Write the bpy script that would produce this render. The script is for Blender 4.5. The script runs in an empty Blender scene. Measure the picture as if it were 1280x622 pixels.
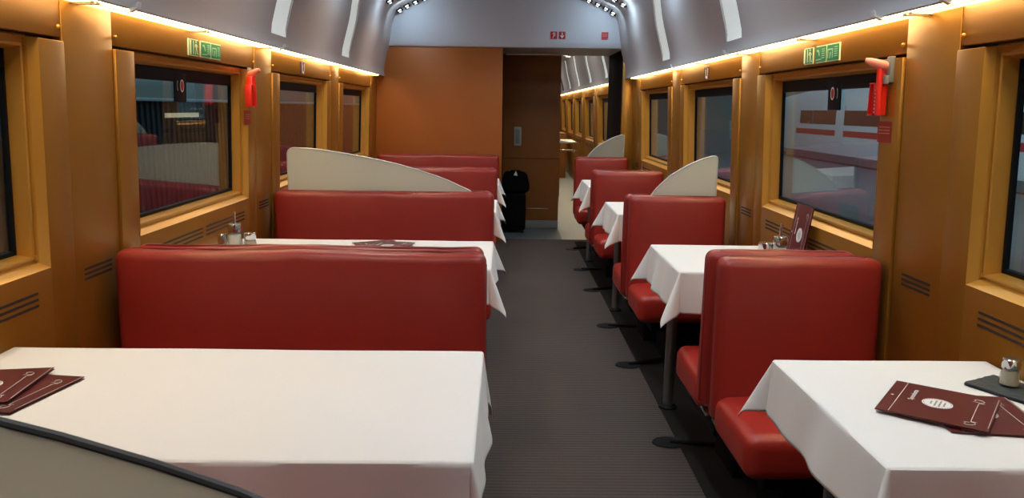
import bpy, bmesh, math, random
from mathutils import Vector, Matrix
random.seed(7)
C = bpy.context.scene.collection
PI = math.pi

# ------------------------------------------------------------------ helpers
def srgb(r, g, b):
    f = lambda c: (c/255/12.92) if c/255 <= .04045 else ((c/255+.055)/1.055)**2.4
    return (f(r), f(g), f(b), 1)

def mat(name, col, rough=.5, metal=0., spec=.5, bump=None, emit=None, strength=0., coat=0., sheen=0., var=0., varscale=6.):
    m = bpy.data.materials.new(name); m.use_nodes = True
    nt = m.node_tree; b = nt.nodes['Principled BSDF']
    b.inputs['Base Color'].default_value = col
    b.inputs['Roughness'].default_value = rough
    b.inputs['Metallic'].default_value = metal
    b.inputs['Specular IOR Level'].default_value = spec
    b.inputs['Coat Weight'].default_value = coat
    b.inputs['Sheen Weight'].default_value = sheen
    if emit:
        b.inputs['Emission Color'].default_value = emit
        b.inputs['Emission Strength'].default_value = strength
    tc = nt.nodes.new('ShaderNodeTexCoord')
    if var:
        n = nt.nodes.new('ShaderNodeTexNoise'); n.inputs['Scale'].default_value = varscale; n.inputs['Detail'].default_value = 4
        nt.links.new(tc.outputs['Object'], n.inputs['Vector'])
        mx = nt.nodes.new('ShaderNodeMix'); mx.data_type = 'RGBA'
        mx.inputs['A'].default_value = tuple(c*(1-var) for c in col[:3])+(1,)
        mx.inputs['B'].default_value = tuple(min(1, c*(1+var)) for c in col[:3])+(1,)
        nt.links.new(n.outputs['Fac'], mx.inputs['Factor']); nt.links.new(mx.outputs['Result'], b.inputs['Base Color'])
    if bump:
        scale, strength_, dist = bump
        n = nt.nodes.new('ShaderNodeTexNoise'); n.inputs['Scale'].default_value = scale; n.inputs['Detail'].default_value = 5
        nt.links.new(tc.outputs['Object'], n.inputs['Vector'])
        bp = nt.nodes.new('ShaderNodeBump'); bp.inputs['Strength'].default_value = strength_; bp.inputs['Distance'].default_value = dist
        nt.links.new(n.outputs['Fac'], bp.inputs['Height']); nt.links.new(bp.outputs['Normal'], b.inputs['Normal'])
    return m

def tag(o, label=None, cat=None, group=None, kind=None):
    if label: o['label'] = label
    if cat: o['category'] = cat
    if group: o['group'] = group
    if kind: o['kind'] = kind
    return o

def obj(name, bm, m, parent=None, smooth=True, recalc=True):
    me = bpy.data.meshes.new(name)
    if recalc: bmesh.ops.recalc_face_normals(bm, faces=bm.faces)
    bm.to_mesh(me); bm.free()
    if smooth:
        for p in me.polygons: p.use_smooth = True
        try: me.set_sharp_from_angle(angle=math.radians(38))
        except Exception: pass
    for mm in (m if isinstance(m, (list, tuple)) else [m]): me.materials.append(mm)
    o = bpy.data.objects.new(name, me); C.objects.link(o)
    if parent: o.parent = parent
    return o

def empty(name, loc=(0, 0, 0), rz=0.):
    o = bpy.data.objects.new(name, None); C.objects.link(o)
    o.location = loc; o.rotation_euler = (0, 0, rz); o.empty_display_size = .1
    return o

def thing(name, label, cat, loc=(0, 0, 0), rz=0., group=None):
    return tag(empty(name, loc, rz), label, cat, group)

def struct(name, bm, m, parent=None, **k):
    o = obj(name, bm, m, parent, **k)
    if not parent: o['kind'] = 'structure'
    return o

def box(bm, x0, x1, y0, y1, z0, z1, bev=0., seg=2, M=None, idx=0):
    r = bmesh.ops.create_cube(bm, size=1)
    vs = r['verts']
    T = Matrix.Translation(((x0+x1)/2, (y0+y1)/2, (z0+z1)/2)) @ Matrix.Diagonal((abs(x1-x0), abs(y1-y0), abs(z1-z0), 1))
    bmesh.ops.transform(bm, matrix=T, verts=vs)
    fs = {f for v in vs for f in v.link_faces}
    if bev:
        es = list({e for v in vs for e in v.link_edges})
        r = bmesh.ops.bevel(bm, geom=es, offset=bev, segments=seg, affect='EDGES', profile=.5)
        fs = {f for f in fs if f.is_valid} | set(r['faces'])
        vs = list({v for f in fs for v in f.verts})
    if M is not None: bmesh.ops.transform(bm, matrix=M, verts=vs)
    for f in fs: f.material_index = idx
    return vs

def tube(bm, pts, rad, n=10, caps=True, idx=0):
    pts = [Vector(p) for p in pts]
    rads = rad if isinstance(rad, (list, tuple)) else [rad]*len(pts)
    rings = []
    prev = None
    for i, p in enumerate(pts):
        if i == 0: t = pts[1]-pts[0]
        elif i == len(pts)-1: t = pts[-1]-pts[-2]
        else: t = (pts[i+1]-p).normalized()+(p-pts[i-1]).normalized()
        t.normalize()
        if prev is None:
            a = Vector((0, 0, 1)) if abs(t.z) < .9 else Vector((1, 0, 0))
            u = t.cross(a).normalized()
        else:
            u = (prev-t*prev.dot(t)).normalized()
        prev = u; v = t.cross(u)
        rings.append([bm.verts.new(p+(u*math.cos(2*PI*k/n)+v*math.sin(2*PI*k/n))*rads[i]) for k in range(n)])
    for a, b in zip(rings, rings[1:]):
        for k in range(n):
            f = bm.faces.new((a[k], a[(k+1) % n], b[(k+1) % n], b[k])); f.material_index = idx
    if caps:
        bm.faces.new(rings[0][::-1]).material_index = idx; bm.faces.new(rings[-1]).material_index = idx

def lathe(bm, prof, cx=0., cy=0., n=24):
    rings = []
    for r, z in prof:
        if r < 1e-6: rings.append([bm.verts.new((cx, cy, z))])
        else: rings.append([bm.verts.new((cx+r*math.cos(2*PI*k/n), cy+r*math.sin(2*PI*k/n), z)) for k in range(n)])
    for a, b in zip(rings, rings[1:]):
        for k in range(n):
            if len(a) == 1 and len(b) == 1: continue
            if len(a) == 1: bm.faces.new((a[0], b[k], b[(k+1) % n]))
            elif len(b) == 1: bm.faces.new((a[k], a[(k+1) % n], b[0]))
            else: bm.faces.new((a[k], a[(k+1) % n], b[(k+1) % n], b[k]))

def samples(a, b, r, n):
    """positions from a to b, dense inside the rounding distance r at both ends"""
    e = [r*(1-math.cos(PI/2*i/5)) for i in range(5)]
    mid = [a+r+(b-a-2*r)*i/n for i in range(n+1)]
    return [a+x for x in e]+mid+[b-x for x in reversed(e)]

def cushion(bm, x0, x1, y0, y1, z0, z1, r, n=(16, 3, 8), warp=None):
    """upholstered block with rounded edges; warp(p) -> p bends the finished surface"""
    lo = Vector((x0, y0, z0)); hi = Vector((x1, y1, z1))
    S = [samples(lo[i], hi[i], min(r, (hi[i]-lo[i])/2-1e-4), n[i]) for i in range(3)]
    cache = {}
    def V(p):
        k = tuple(round(c, 6) for c in p)
        if k not in cache:
            q = Vector([min(max(p[i], lo[i]+r), hi[i]-r) if hi[i]-lo[i] > 2*r else (lo[i]+hi[i])/2 for i in range(3)])
            d = Vector(p)-q
            w = q+d.normalized()*min(r, 1e9) if d.length > 1e-9 else Vector(p)
            if warp: w = Vector(warp(w))
            cache[k] = bm.verts.new(w)
        return cache[k]
    for ax in range(3):
        u, v = [i for i in range(3) if i != ax]
        for val in (lo[ax], hi[ax]):
            for i in range(len(S[u])-1):
                for j in range(len(S[v])-1):
                    q = []
                    for a, b in ((i, j), (i+1, j), (i+1, j+1), (i, j+1)):
                        p = [0, 0, 0]; p[ax] = val; p[u] = S[u][a]; p[v] = S[v][b]; q.append(V(p))
                    if len(set(q)) < 3: continue
                    q = list(dict.fromkeys(q))
                    try: bm.faces.new(q)
                    except ValueError: pass

def poly_prism(bm, pts, axis, a, b, idx=0):
    """extrude a 2-D outline between a and b along 'x','y' or 'z'"""
    def mk(p, t):
        return {'x': (t, p[0], p[1]), 'y': (p[0], t, p[1]), 'z': (p[0], p[1], t)}[axis]
    A = [bm.verts.new(mk(p, a)) for p in pts]; B = [bm.verts.new(mk(p, b)) for p in pts]
    fs = [bm.faces.new(A), bm.faces.new(B[::-1])]
    for i in range(len(pts)):
        j = (i+1) % len(pts); fs.append(bm.faces.new((A[i], B[i], B[j], A[j])))
    for f in fs: f.material_index = idx

def text_into(bm, s, size, M, extrude=.0003, idx=0, align='CENTER'):
    cu = bpy.data.curves.new('writing', 'FONT'); cu.body = s; cu.size = size; cu.extrude = extrude
    cu.align_x = align; cu.align_y = 'CENTER'; cu.resolution_u = 3
    o = bpy.data.objects.new('writing', cu); C.objects.link(o)
    bpy.context.view_layer.update()
    me = bpy.data.meshes.new_from_object(o.evaluated_get(bpy.context.evaluated_depsgraph_get()))
    t = bmesh.new(); t.from_mesh(me); bmesh.ops.transform(t, matrix=M, verts=t.verts)
    t2 = bpy.data.meshes.new('tmp'); t.to_mesh(t2); t.free(); bm.from_mesh(t2)
    bpy.data.objects.remove(o); bpy.data.curves.remove(cu); bpy.data.meshes.remove(me); bpy.data.meshes.remove(t2)

def area(name, loc, rot, sx, sy, power, col, parent=None, spread=None, shape='RECTANGLE'):
    l = bpy.data.lights.new(name, 'AREA'); l.shape = shape; l.size = sx; l.size_y = sy; l.energy = power; l.color = col
    if spread: l.spread = spread
    o = bpy.data.objects.new(name, l); C.objects.link(o); o.location = loc; o.rotation_euler = rot
    if parent: o.parent = parent
    return o

# ------------------------------------------------------------------ materials
GOLD = mat('bronze lacquer', (.34, .150, .017, 1), .34, .5, .5, var=.05, varscale=3)
GOLDL = mat('gold window frame lacquer', (.62, .31, .05, 1), .32, .4, .5)
SEAM = mat('dark seam', (.03, .016, .008, 1), .7)
ENDW = mat('brown laminate', srgb(166, 94, 38), .45, .1, .35, var=.06, varscale=5)
DOORM = mat('dark walnut laminate', srgb(140, 86, 40), .5, .0, .3, var=.1, varscale=7)
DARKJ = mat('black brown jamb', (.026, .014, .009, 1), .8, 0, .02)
GREY = mat('grey ceiling paint', (.48, .44, .43, 1), .5)
HEADM = mat('pale grey header paint', (.54, .55, .58, 1), .5)
RED = mat('red leather', (.31, .024, .017, 1), .36, 0, .5, bump=(34, .12, .004), var=.08, varscale=5)
REDS = mat('red leather seat', (.40, .028, .019, 1), .34, 0, .5, bump=(40, .12, .004), var=.08, varscale=5)
PIPE = mat('dark red piping', (.22, .012, .01, 1), .4)
BLACK = mat('black metal', (.008, .008, .009, 1), .6, 0, .15)
CLOTH = mat('white table linen', (.82, .81, .80, 1), .75, 0, .2, sheen=.15, bump=(300, .05, .001))
CHROME = mat('chrome', (.75, .75, .76, 1), .15, 1)
STEEL = mat('brushed steel', (.62, .62, .62, 1), .3, 1)
TOPW = mat('dark table top', (.03, .02, .018, 1), .5)
FROST = mat('frosted glass', (.56, .59, .55, 1), .38, 0, .5)
def frosted(m):
    nt = m.node_tree; b = nt.nodes['Principled BSDF']; out = [n for n in nt.nodes if n.type == 'OUTPUT_MATERIAL'][0]
    t = nt.nodes.new('ShaderNodeBsdfTranslucent'); t.inputs['Color'].default_value = (.88, .88, .80, 1)
    mx = nt.nodes.new('ShaderNodeMixShader'); mx.inputs['Fac'].default_value = .7
    nt.links.new(b.outputs['BSDF'], mx.inputs[1]); nt.links.new(t.outputs['BSDF'], mx.inputs[2]); nt.links.new(mx.outputs['Shader'], out.inputs['Surface'])
frosted(FROST)
RIM = mat('grey glass edge', (.12, .135, .145, 1), .3, .3)
RIML = mat('pale glass edge', (.62, .66, .62, 1), .3)
MAROON = mat('maroon menu card', srgb(92, 34, 36), .32, 0, .45)
INK = mat('white print', (.8, .78, .76, 1), .5)
INKG = mat('grey print', (.28, .27, .27, 1), .5)
SLATE = mat('slate', (.045, .055, .058, 1), .6, bump=(50, .5, .004), var=.25, varscale=30)
SALT = mat('beige salt', (.62, .55, .44, 1), .7)
SUGAR = mat('white sugar', (.85, .83, .78, 1), .7)
PAPER = mat('white paper', (.85, .85, .84, 1), .6)
GREEN = mat('green safety sign', srgb(22, 122, 84), .4)
LIME = mat('pale glow print', (.75, .86, .62, 1), .5)
MINT = mat('mint print', (.35, .66, .50, 1), .5)
REDSIGN = mat('red sign', srgb(176, 24, 28), .4)
REDDARK = mat('dark red sticker', srgb(150, 34, 18), .5)
HAMR = mat('signal red plastic', srgb(232, 40, 26), .35)
HAMP = mat('pale red plastic', srgb(235, 140, 120), .4)
GREYPL = mat('grey plastic', (.22, .22, .21, 1), .5)
PURPLE = mat('purple sticker', srgb(70, 30, 62), .5)
RUBBER = mat('black window seal', (.006, .006, .007, 1), .6, 0, .15)
FABBLK = mat('black luggage fabric', (.004, .004, .005, 1), .9, 0, .08, bump=(160, .3, .002))
STRIP = mat('warm strip diffuser', (.9, .8, .6, 1), .5, emit=(1, .80, .46, 1), strength=15)
STRIPLINE = mat('cream louvre', (.85, .75, .5, 1), .5)
SLOTM = mat('white light panel', (.72, .74, .72, 1), .45, emit=(.84, .93, .90, 1), strength=.40)
LEDM = mat('led lens', (.9, .95, 1, 1), .3, emit=(.8, .92, 1, 1), strength=5)
LAMPM = mat('ceiling lamp diffuser', (.9, .9, .9, 1), .4, emit=(1, .95, .9, 1), strength=3)

def carpet():
    m = bpy.data.materials.new('ribbed carpet'); m.use_nodes = True; nt = m.node_tree; b = nt.nodes['Principled BSDF']
    tc = nt.nodes.new('ShaderNodeTexCoord')
    w = nt.nodes.new('ShaderNodeTexWave'); w.bands_direction = 'Y'; w.inputs['Scale'].default_value = 12.5
    w.inputs['Distortion'].default_value = .25; w.inputs['Detail'].default_value = 2
    nt.links.new(tc.outputs['Object'], w.inputs['Vector'])
    n = nt.nodes.new('ShaderNodeTexNoise'); n.inputs['Scale'].default_value = 180; nt.links.new(tc.outputs['Object'], n.inputs['Vector'])
    mx = nt.nodes.new('ShaderNodeMix'); mx.data_type = 'RGBA'
    mx.inputs['A'].default_value = (.078, .060, .054, 1); mx.inputs['B'].default_value = (.130, .104, .095, 1)
    nt.links.new(w.outputs['Fac'], mx.inputs['Factor'])
    m2 = nt.nodes.new('ShaderNodeMix'); m2.data_type = 'RGBA'; m2.blend_type = 'MULTIPLY'; m2.inputs['Factor'].default_value = .6
    nt.links.new(mx.outputs['Result'], m2.inputs['A']); nt.links.new(n.outputs['Fac'], m2.inputs['B'])
    nt.links.new(m2.outputs['Result'], b.inputs['Base Color'])
    b.inputs['Roughness'].default_value = .8; b.inputs['Specular IOR Level'].default_value = .25
    bp = nt.nodes.new('ShaderNodeBump'); bp.inputs['Strength'].default_value = .5; bp.inputs['Distance'].default_value = .004
    nt.links.new(w.outputs['Fac'], bp.inputs['Height']); nt.links.new(bp.outputs['Normal'], b.inputs['Normal'])
    return m
CARPET = carpet()
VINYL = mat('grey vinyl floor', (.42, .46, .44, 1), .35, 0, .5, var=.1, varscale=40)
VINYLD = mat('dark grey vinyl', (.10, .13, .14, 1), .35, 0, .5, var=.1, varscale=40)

def glass(name, tint, ior):
    m = bpy.data.materials.new(name); m.use_nodes = True; nt = m.node_tree
    for n in list(nt.nodes):
        if n.type == 'BSDF_PRINCIPLED': nt.nodes.remove(n)
    out = [n for n in nt.nodes if n.type == 'OUTPUT_MATERIAL'][0]
    t = nt.nodes.new('ShaderNodeBsdfTransparent'); t.inputs['Color'].default_value = tint
    g = nt.nodes.new('ShaderNodeBsdfGlossy'); g.inputs['Roughness'].default_value = .01
    lw = nt.nodes.new('ShaderNodeLayerWeight'); lw.inputs['Blend'].default_value = .5
    pw = nt.nodes.new('ShaderNodeMath'); pw.operation = 'POWER'; pw.inputs[1].default_value = 3.4 if ior > 1.45 else 4.2
    nt.links.new(lw.outputs['Facing'], pw.inputs[0])
    r0 = ((ior-1)/(ior+1))**2*(2.2 if ior > 1.45 else 1)
    ma = nt.nodes.new('ShaderNodeMath'); ma.operation = 'MULTIPLY_ADD'; ma.inputs[1].default_value = 1-r0; ma.inputs[2].default_value = r0
    nt.links.new(pw.outputs[0], ma.inputs[0])
    mx = nt.nodes.new('ShaderNodeMixShader')
    nt.links.new(ma.outputs[0], mx.inputs['Fac']); nt.links.new(t.outputs['BSDF'], mx.inputs[1]); nt.links.new(g.outputs['BSDF'], mx.inputs[2])
    nt.links.new(mx.outputs['Shader'], out.inputs['Surface'])
    return m
WINGLASS = glass('tinted double glazing', (.84, .91, .92, 1), 1.5)
JARGLASS = glass('clear jar glass', (.97, .98, .97, 1), 1.4)

# ------------------------------------------------------------------ dimensions
WS = {-1: 1.405, 1: 1.385}   # wall distance from the camera's axis at z = 1.2
XO = {-1: .02, 1: 0.}        # the same offset for what hangs above
TILT = .04           # the walls lean in towards the top
MOD = 1.865          # spacing of windows and seating bays
YEND = 8.45          # panelled end wall
YBACK = -1.2
WL = [3.575+MOD*k for k in range(-2, 3)]       # window centres on the left
WR = [3.465+MOD*k for k in range(-2, 3)]      # and on the right
WYB = [3.50+MOD*k for k in range(4, 9)]       # window centres in the room beyond
def P(side):
    return lambda y, z, d: Vector((side*(WS[side]+TILT*(1.2-z)+d), y, z))

def wbox(bm, p, y0, y1, z0, z1, d0, d1, bev=0., idx=0):
    vs = [bm.verts.new(p(y, z, d)) for y in (y0, y1) for z in (z0, z1) for d in (d0, d1)]
    q = [(0, 1, 3, 2), (4, 6, 7, 5), (0, 4, 5, 1), (2, 3, 7, 6), (0, 2, 6, 4), (1, 5, 7, 3)]
    fs = [bm.faces.new([vs[i] for i in f]) for f in q]
    if bev:
        es = list({e for f in fs for e in f.edges})
        r = bmesh.ops.bevel(bm, geom=es, offset=bev, segments=2, affect='EDGES', profile=.5)
        fs = [f for f in fs if f.is_valid]+r['faces']
    for f in fs: f.material_index = idx

HW, ZS, ZH = .635, .957, 1.635   # window half width, sill, head
PH = .1575                      # half width of the pier panels
ZB = 1.66                       # underside of the band above the windows

# ------------------------------------------------------------------ floor
bm = bmesh.new(); box(bm, -1.5, 1.5, YBACK, 8.6, -.05, 0); struct('floor', bm, CARPET)
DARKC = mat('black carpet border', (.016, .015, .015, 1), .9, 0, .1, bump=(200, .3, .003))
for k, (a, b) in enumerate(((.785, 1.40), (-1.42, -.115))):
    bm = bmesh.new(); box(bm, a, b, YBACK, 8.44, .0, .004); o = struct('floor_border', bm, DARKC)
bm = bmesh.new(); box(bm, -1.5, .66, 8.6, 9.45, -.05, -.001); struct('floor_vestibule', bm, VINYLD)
bm = bmesh.new(); box(bm, .66, 1.5, 8.6, 9.45, -.05, -.001); box(bm, -1.5, 1.5, 9.45, 22, -.05, -.001); struct('floor_bistro', bm, VINYL)

# ------------------------------------------------------------------ side walls
def build_wall(side, name, ys, ya, yb):
    p = P(side)
    bm = bmesh.new()
    piers = [ys[0]-MOD/2]+[(a+b)/2 for a, b in zip(ys, ys[1:])]+[ys[-1]+MOD/2]
    piers = [c for c in piers if c+PH > ya and c-PH < yb]
    for c in piers:
        a, b = max(c-PH, ya), min(c+PH, yb)
        if c == piers[-1]: b = yb
        if c == piers[0]: a = ya
        wbox(bm, p, a+.002, b-.002, .02, 1.81, 0, .03, .002)
        wbox(bm, p, max(a-.03, ya), min(b+.03, yb), .02, 1.81, .031, .07, idx=1)
    for c in ys:
        a, b = max(c-MOD/2+PH, ya), min(c+MOD/2-PH, yb)
        wbox(bm, p, a+.002, b-.002, ZB, 1.81, .002, .03, .002)                    # band over the window
        wbox(bm, p, a+.001, b-.001, ZH+.001, ZB+.02, .031, .07, idx=1)
        wa, wb = c-HW, c+HW
        wbox(bm, p, a+.003, wa, .02, ZB-.012, -.010, .03, .004)                   # stiles beside the window
        wbox(bm, p, wb, b-.003, .02, ZB-.012, -.010, .03, .004)
        wbox(bm, p, wa-.004, wb+.004, .02, ZS, -.010, .03, .002)                  # panel under the sill
        wbox(bm, p, wa-.004, wb+.004, ZH+.012, ZB-.004, .030, .05, .002)               # recessed head rail
    w = struct(name, bm, [GOLD, SEAM])
    # vents: slats sunk in dark slots
    for c in ys:
        for a, b in ((c-.50, c-.02), (c+.02, c+.56)):
            if b > yb or a < ya: continue
            bm = bmesh.new()
            for k in range(3): wbox(bm, p, a, b, .850+k*.019, .858+k*.019, -.0115, -.009)
            obj('vent_slots', bm, SEAM, w, smooth=False)
    for c in piers:
        if c-.08 < ya or c+.08 > yb: continue
        bm = bmesh.new()
        for k in range(3): wbox(bm, p, c-.09, c+.09, .868+k*.017, .876+k*.017, -.0015, .001)
        obj('vent_slots', bm, SEAM, w, smooth=False)
        for z in (1.69,):
            for s in (-.02, .02):
                bm = bmesh.new()
                q = p(c+s+math.copysign(PH, s), z, -.002)
                bmesh.ops.create_uvsphere(bm, u_segments=8, v_segments=5, radius=.007, matrix=Matrix.Translation(q))
                obj('screw_cap', bm, GOLDL, w)
    return w

build_wall(-1, 'wall_left', WL, YBACK, YEND)
build_wall(1, 'wall_right', WR, YBACK, YEND)
build_wall(1, 'wall_right_bistro', WYB, 9.6, 20.2)
bm = bmesh.new(); box(bm, -1.45, -1.40, 9.6, 20.2, 0, 2.0); struct('wall_left_bistro', bm, GOLD)
bm = bmesh.new(); box(bm, -1.5, 1.5, 20.2, 20.25, 0, 2.7); struct('wall_back_bistro', bm, ENDW)
bm = bmesh.new(); box(bm, -1.5, 1.5, YBACK-.05, YBACK, 0, 2.75); struct('wall_behind', bm, ENDW)

# ------------------------------------------------------------------ windows
def ring(bm, p, c, steps, idx=0):
    """nested rectangles (inset, depth, extra inset at the head) joined by quads"""
    loops = []
    for ins, d, top in steps:
        y0, y1, z0 = c-HW+ins, c+HW-ins, ZS+ins
        z1 = ZH+.012 if ins < .028 else ZH-(ins-.024)-top
        loops.append([bm.verts.new(p(y, z, d)) for y, z in ((y0, z0), (y1, z0), (y1, z1), (y0, z1))])
    for a, b in zip(loops, loops[1:]):
        for k in range(4):
            bm.faces.new((a[k], a[(k+1) % 4], b[(k+1) % 4], b[k])).material_index = idx

wn = [0]
def build_window(side, c, tab=False):
    p = P(side); wn[0] += 1
    bm = bmesh.new()
    ring(bm, p, c, [(0, .0, 0), (0, -.010, 0), (.018, .014, 0), (.021, .026, 0), (.029, .028, 0), (.031, .020, 0), (.038, .022, 0), (.044, .050, 0), (.048, .070, 0)])
    w = struct('window_%d' % wn[0], bm, GOLDL, smooth=False)
    for s in (-1, 1):
        bm = bmesh.new(); e = c+s*(HW-.025)
        wbox(bm, p, e-.004, e+.004, ZS+.040, ZH-.010, .0265, .031)
        g = obj('blind_guide', bm, SEAM, w, smooth=False)
        bm = bmesh.new(); wbox(bm, p, e-.006, e+.006, ZS+.026, ZS+.042, .018, .031, .002)
        obj('blind_stop', bm, GOLDL, w)
    bm = bmesh.new()
    ring(bm, p, c, [(.046, .064, 0), (.052, .062, 0), (.060, .062, .040), (.062, .076, .040)])
    obj('window_seal', bm, RUBBER, w, smooth=False)
    bm = bmesh.new()
    wbox(bm, p, c-HW+.048, c+HW-.048, ZS+.048, ZH-.024, .0705, .0765)
    obj('pane', bm, WINGLASS, w, smooth=False)
    if tab:
        y0 = c-.045
        bm = bmesh.new(); wbox(bm, p, y0-.075, y0+.055, 1.468, 1.60, .0610, .0695, .006)
        t = obj('emergency_tab', bm, RUBBER, w); t['label'] = 'black emergency tab with a red dot in a white ring'
        bm = bmesh.new()
        def disc(rr0, rr1, d, yc, zc, n=24, sx=.75):
            a = [bm.verts.new(p(yc+rr0*sx*math.cos(2*PI*k/n), zc+rr0*math.sin(2*PI*k/n), d)) for k in range(n)]
            if rr1 is None: bm.faces.new(a); return
            b = [bm.verts.new(p(yc+rr1*sx*math.cos(2*PI*k/n), zc+rr1*math.sin(2*PI*k/n), d)) for k in range(n)]
            for k in range(n): bm.faces.new((a[k], a[(k+1) % n], b[(k+1) % n], b[k]))
        disc(.022, None, .0605, y0+.002, 1.54); obj('red_dot', bm, REDSIGN, t, smooth=False)
        bm = bmesh.new(); disc(.022, .028, .0604, y0+.002, 1.54); 
        for k in range(8):
            a0, a1 = -1+.25*k, -1+.25*(k+1)
            yo = -side*(-.034) if False else -.038*1
            vs = [bm.verts.new(p(y0+yo-(rr)*math.cos(a)*.5, 1.54+rr*math.sin(a)*1.1, .0604)) for rr, a in ((.020, a0), (.020, a1), (.026, a1), (.026, a0))]
            bm.faces.new(vs)
        obj('ring_mark', bm, INK, t, smooth=False)
for c in WL: build_window(-1, c, abs(c-3.5) < .2)
for c in WR: build_window(1, c, abs(c-3.5) < .1)
for c in WYB: build_window(1, c)

# ------------------------------------------------------------------ coved ceiling
COVE = [(1.352, 1.805), (1.300, 1.800), (1.286, 1.780), (1.278, 1.784), (1.282, 1.80), (1.287, 1.83), (1.280, 1.90), (1.262, 1.97), (1.243, 2.04),
        (1.226, 2.10), (1.208, 2.18), (1.192, 2.28), (1.172, 2.37), (1.140, 2.435), (1.095, 2.470), (1.036, 2.50), (.950, 2.54), (.857, 2.58), (.60, 2.64), (.30, 2.67), (-.04, 2.68)]
def cove_at(z):
    for (x0, z0), (x1, z1) in zip(COVE[5:], COVE[6:]):
        if z0 <= z <= z1: return x0+(x1-x0)*(z-z0)/(z1-z0)
SLOTS = {-1: [2.70+MOD*k for k in range(-1, 3)], 1: [2.60+MOD*k for k in range(-1, 3)]}
SLOTS_B = [2.5675+MOD*k for k in range(4, 9)]
ZLO, ZHI = 1.855, 2.40
SW = .15
def build_cove(side, name, ya, yb, slots):
    bm = bmesh.new()
    zs = [q for q in COVE[5:] if ZLO < q[1] < ZHI]
    low = COVE[:6]+[(cove_at(ZLO), ZLO)]
    mid = [(cove_at(ZLO), ZLO)]+zs+[(cove_at(ZHI), ZHI)]
    high = [(cove_at(ZHI), ZHI)]+[q for q in COVE[5:] if q[1] >= ZHI]
    def sweep(prof, a, b):
        A = [bm.verts.new((side*(x+XO[side]), a, z)) for x, z in prof]; B = [bm.verts.new((side*(x+XO[side]), b, z)) for x, z in prof]
        for i in range(len(prof)-1): bm.faces.new((A[i], A[i+1], B[i+1], B[i]))
    cuts = sorted(s+t*SW for s in slots for t in (-1, 1) if ya < s-SW and s+SW < yb)
    edges = [ya]+cuts+[yb]
    sweep(low, ya, yb); sweep(high, ya, yb)
    for i in range(0, len(edges)-1, 2): sweep(mid, edges[i], edges[i+1])
    bmesh.ops.remove_doubles(bm, verts=bm.verts, dist=1e-5)
    # outer skin closes the cavity behind
    sk = [(1.50, 1.80), (1.50, 2.2), (1.35, 2.6), (1.0, 2.76), (-.04, 2.80)]
    sweep(sk, ya, yb); sweep([(1.352, 1.80), (1.50, 1.80)], ya, yb)
    return struct(name, bm, GREY, recalc=False)
build_cove(-1, 'ceiling_left', YBACK, YEND+.02, SLOTS[-1])
build_cove(1, 'ceiling_right', YBACK, YEND+.02, SLOTS[1])
build_cove(1, 'ceiling_right_bistro', 9.6, 20.2, SLOTS_B)
bm = bmesh.new(); box(bm, -1.5, 0, 9.6, 20.2, 2.64, 2.7); struct('ceiling_left_bistro', bm, GREY)

def slot_light(side, c, label, group):
    """recessed upright light panel in the cove: curved reflector, two cheeks, folded foot"""
    t = thing('cove_light', label, 'light', (side*(1.3+XO[side]), c, ZLO), 0, group)
    prof = [(cove_at(ZLO), ZLO)]+[q for q in COVE[5:] if ZLO < q[1] < ZHI]+[(cove_at(ZHI), ZHI)]
    def loc(x, y, z): return (side*(x-1.3), y-c, z-ZLO)
    bm = bmesh.new()
    n = 8
    rows = []
    for i, (x, z) in enumerate(prof):
        row = []
        foot = max(0, 1-(z-ZLO)/.07)
        for k in range(n+1):
            u = -1+2*k/n
            dep = .016*(1-.5*u*u)*(1-foot*.9)+.002
            row.append(bm.verts.new(loc(x+dep, c+u*(SW-.002), z)))
        rows.append(row)
    for a, b in zip(rows, rows[1:]):
        for k in range(n): bm.faces.new((a[k], a[k+1], b[k+1], b[k]))
    obj('reflector', bm, SLOTM, t, recalc=False)
    for s in (-1, 1):
        bm = bmesh.new()
        A = [bm.verts.new(loc(x-.0015, c+s*(SW-.001), z)) for x, z in prof]; B = [bm.verts.new(loc(x+.03, c+s*(SW-.001), z)) for x, z in prof]
        for i in range(len(prof)-1): bm.faces.new((A[i], A[i+1], B[i+1], B[i]))
        obj('cheek', bm, GREY, t, recalc=False)
words = {1: 'right', -1: 'left'}
for side in (-1, 1):
    for i, c in enumerate(SLOTS[side]):
        if i == 0: continue
        pos = ['', 'above the nearest pier', 'above the second pier', 'above the pier nearest the end wall'][i]
        slot_light(side, c, 'upright white light panel in the %s cove %s' % (words[side], pos), 'cove light panels')
for i, c in enumerate(SLOTS_B[:4]):
    if i == 0 and c-SW < 9.6: continue
    slot_light(1, c, 'white cove light panel seen through the open doorway, %s from the door' % ['first', 'second', 'third', 'fourth'][i], 'cove light panels beyond the doorway')

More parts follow.
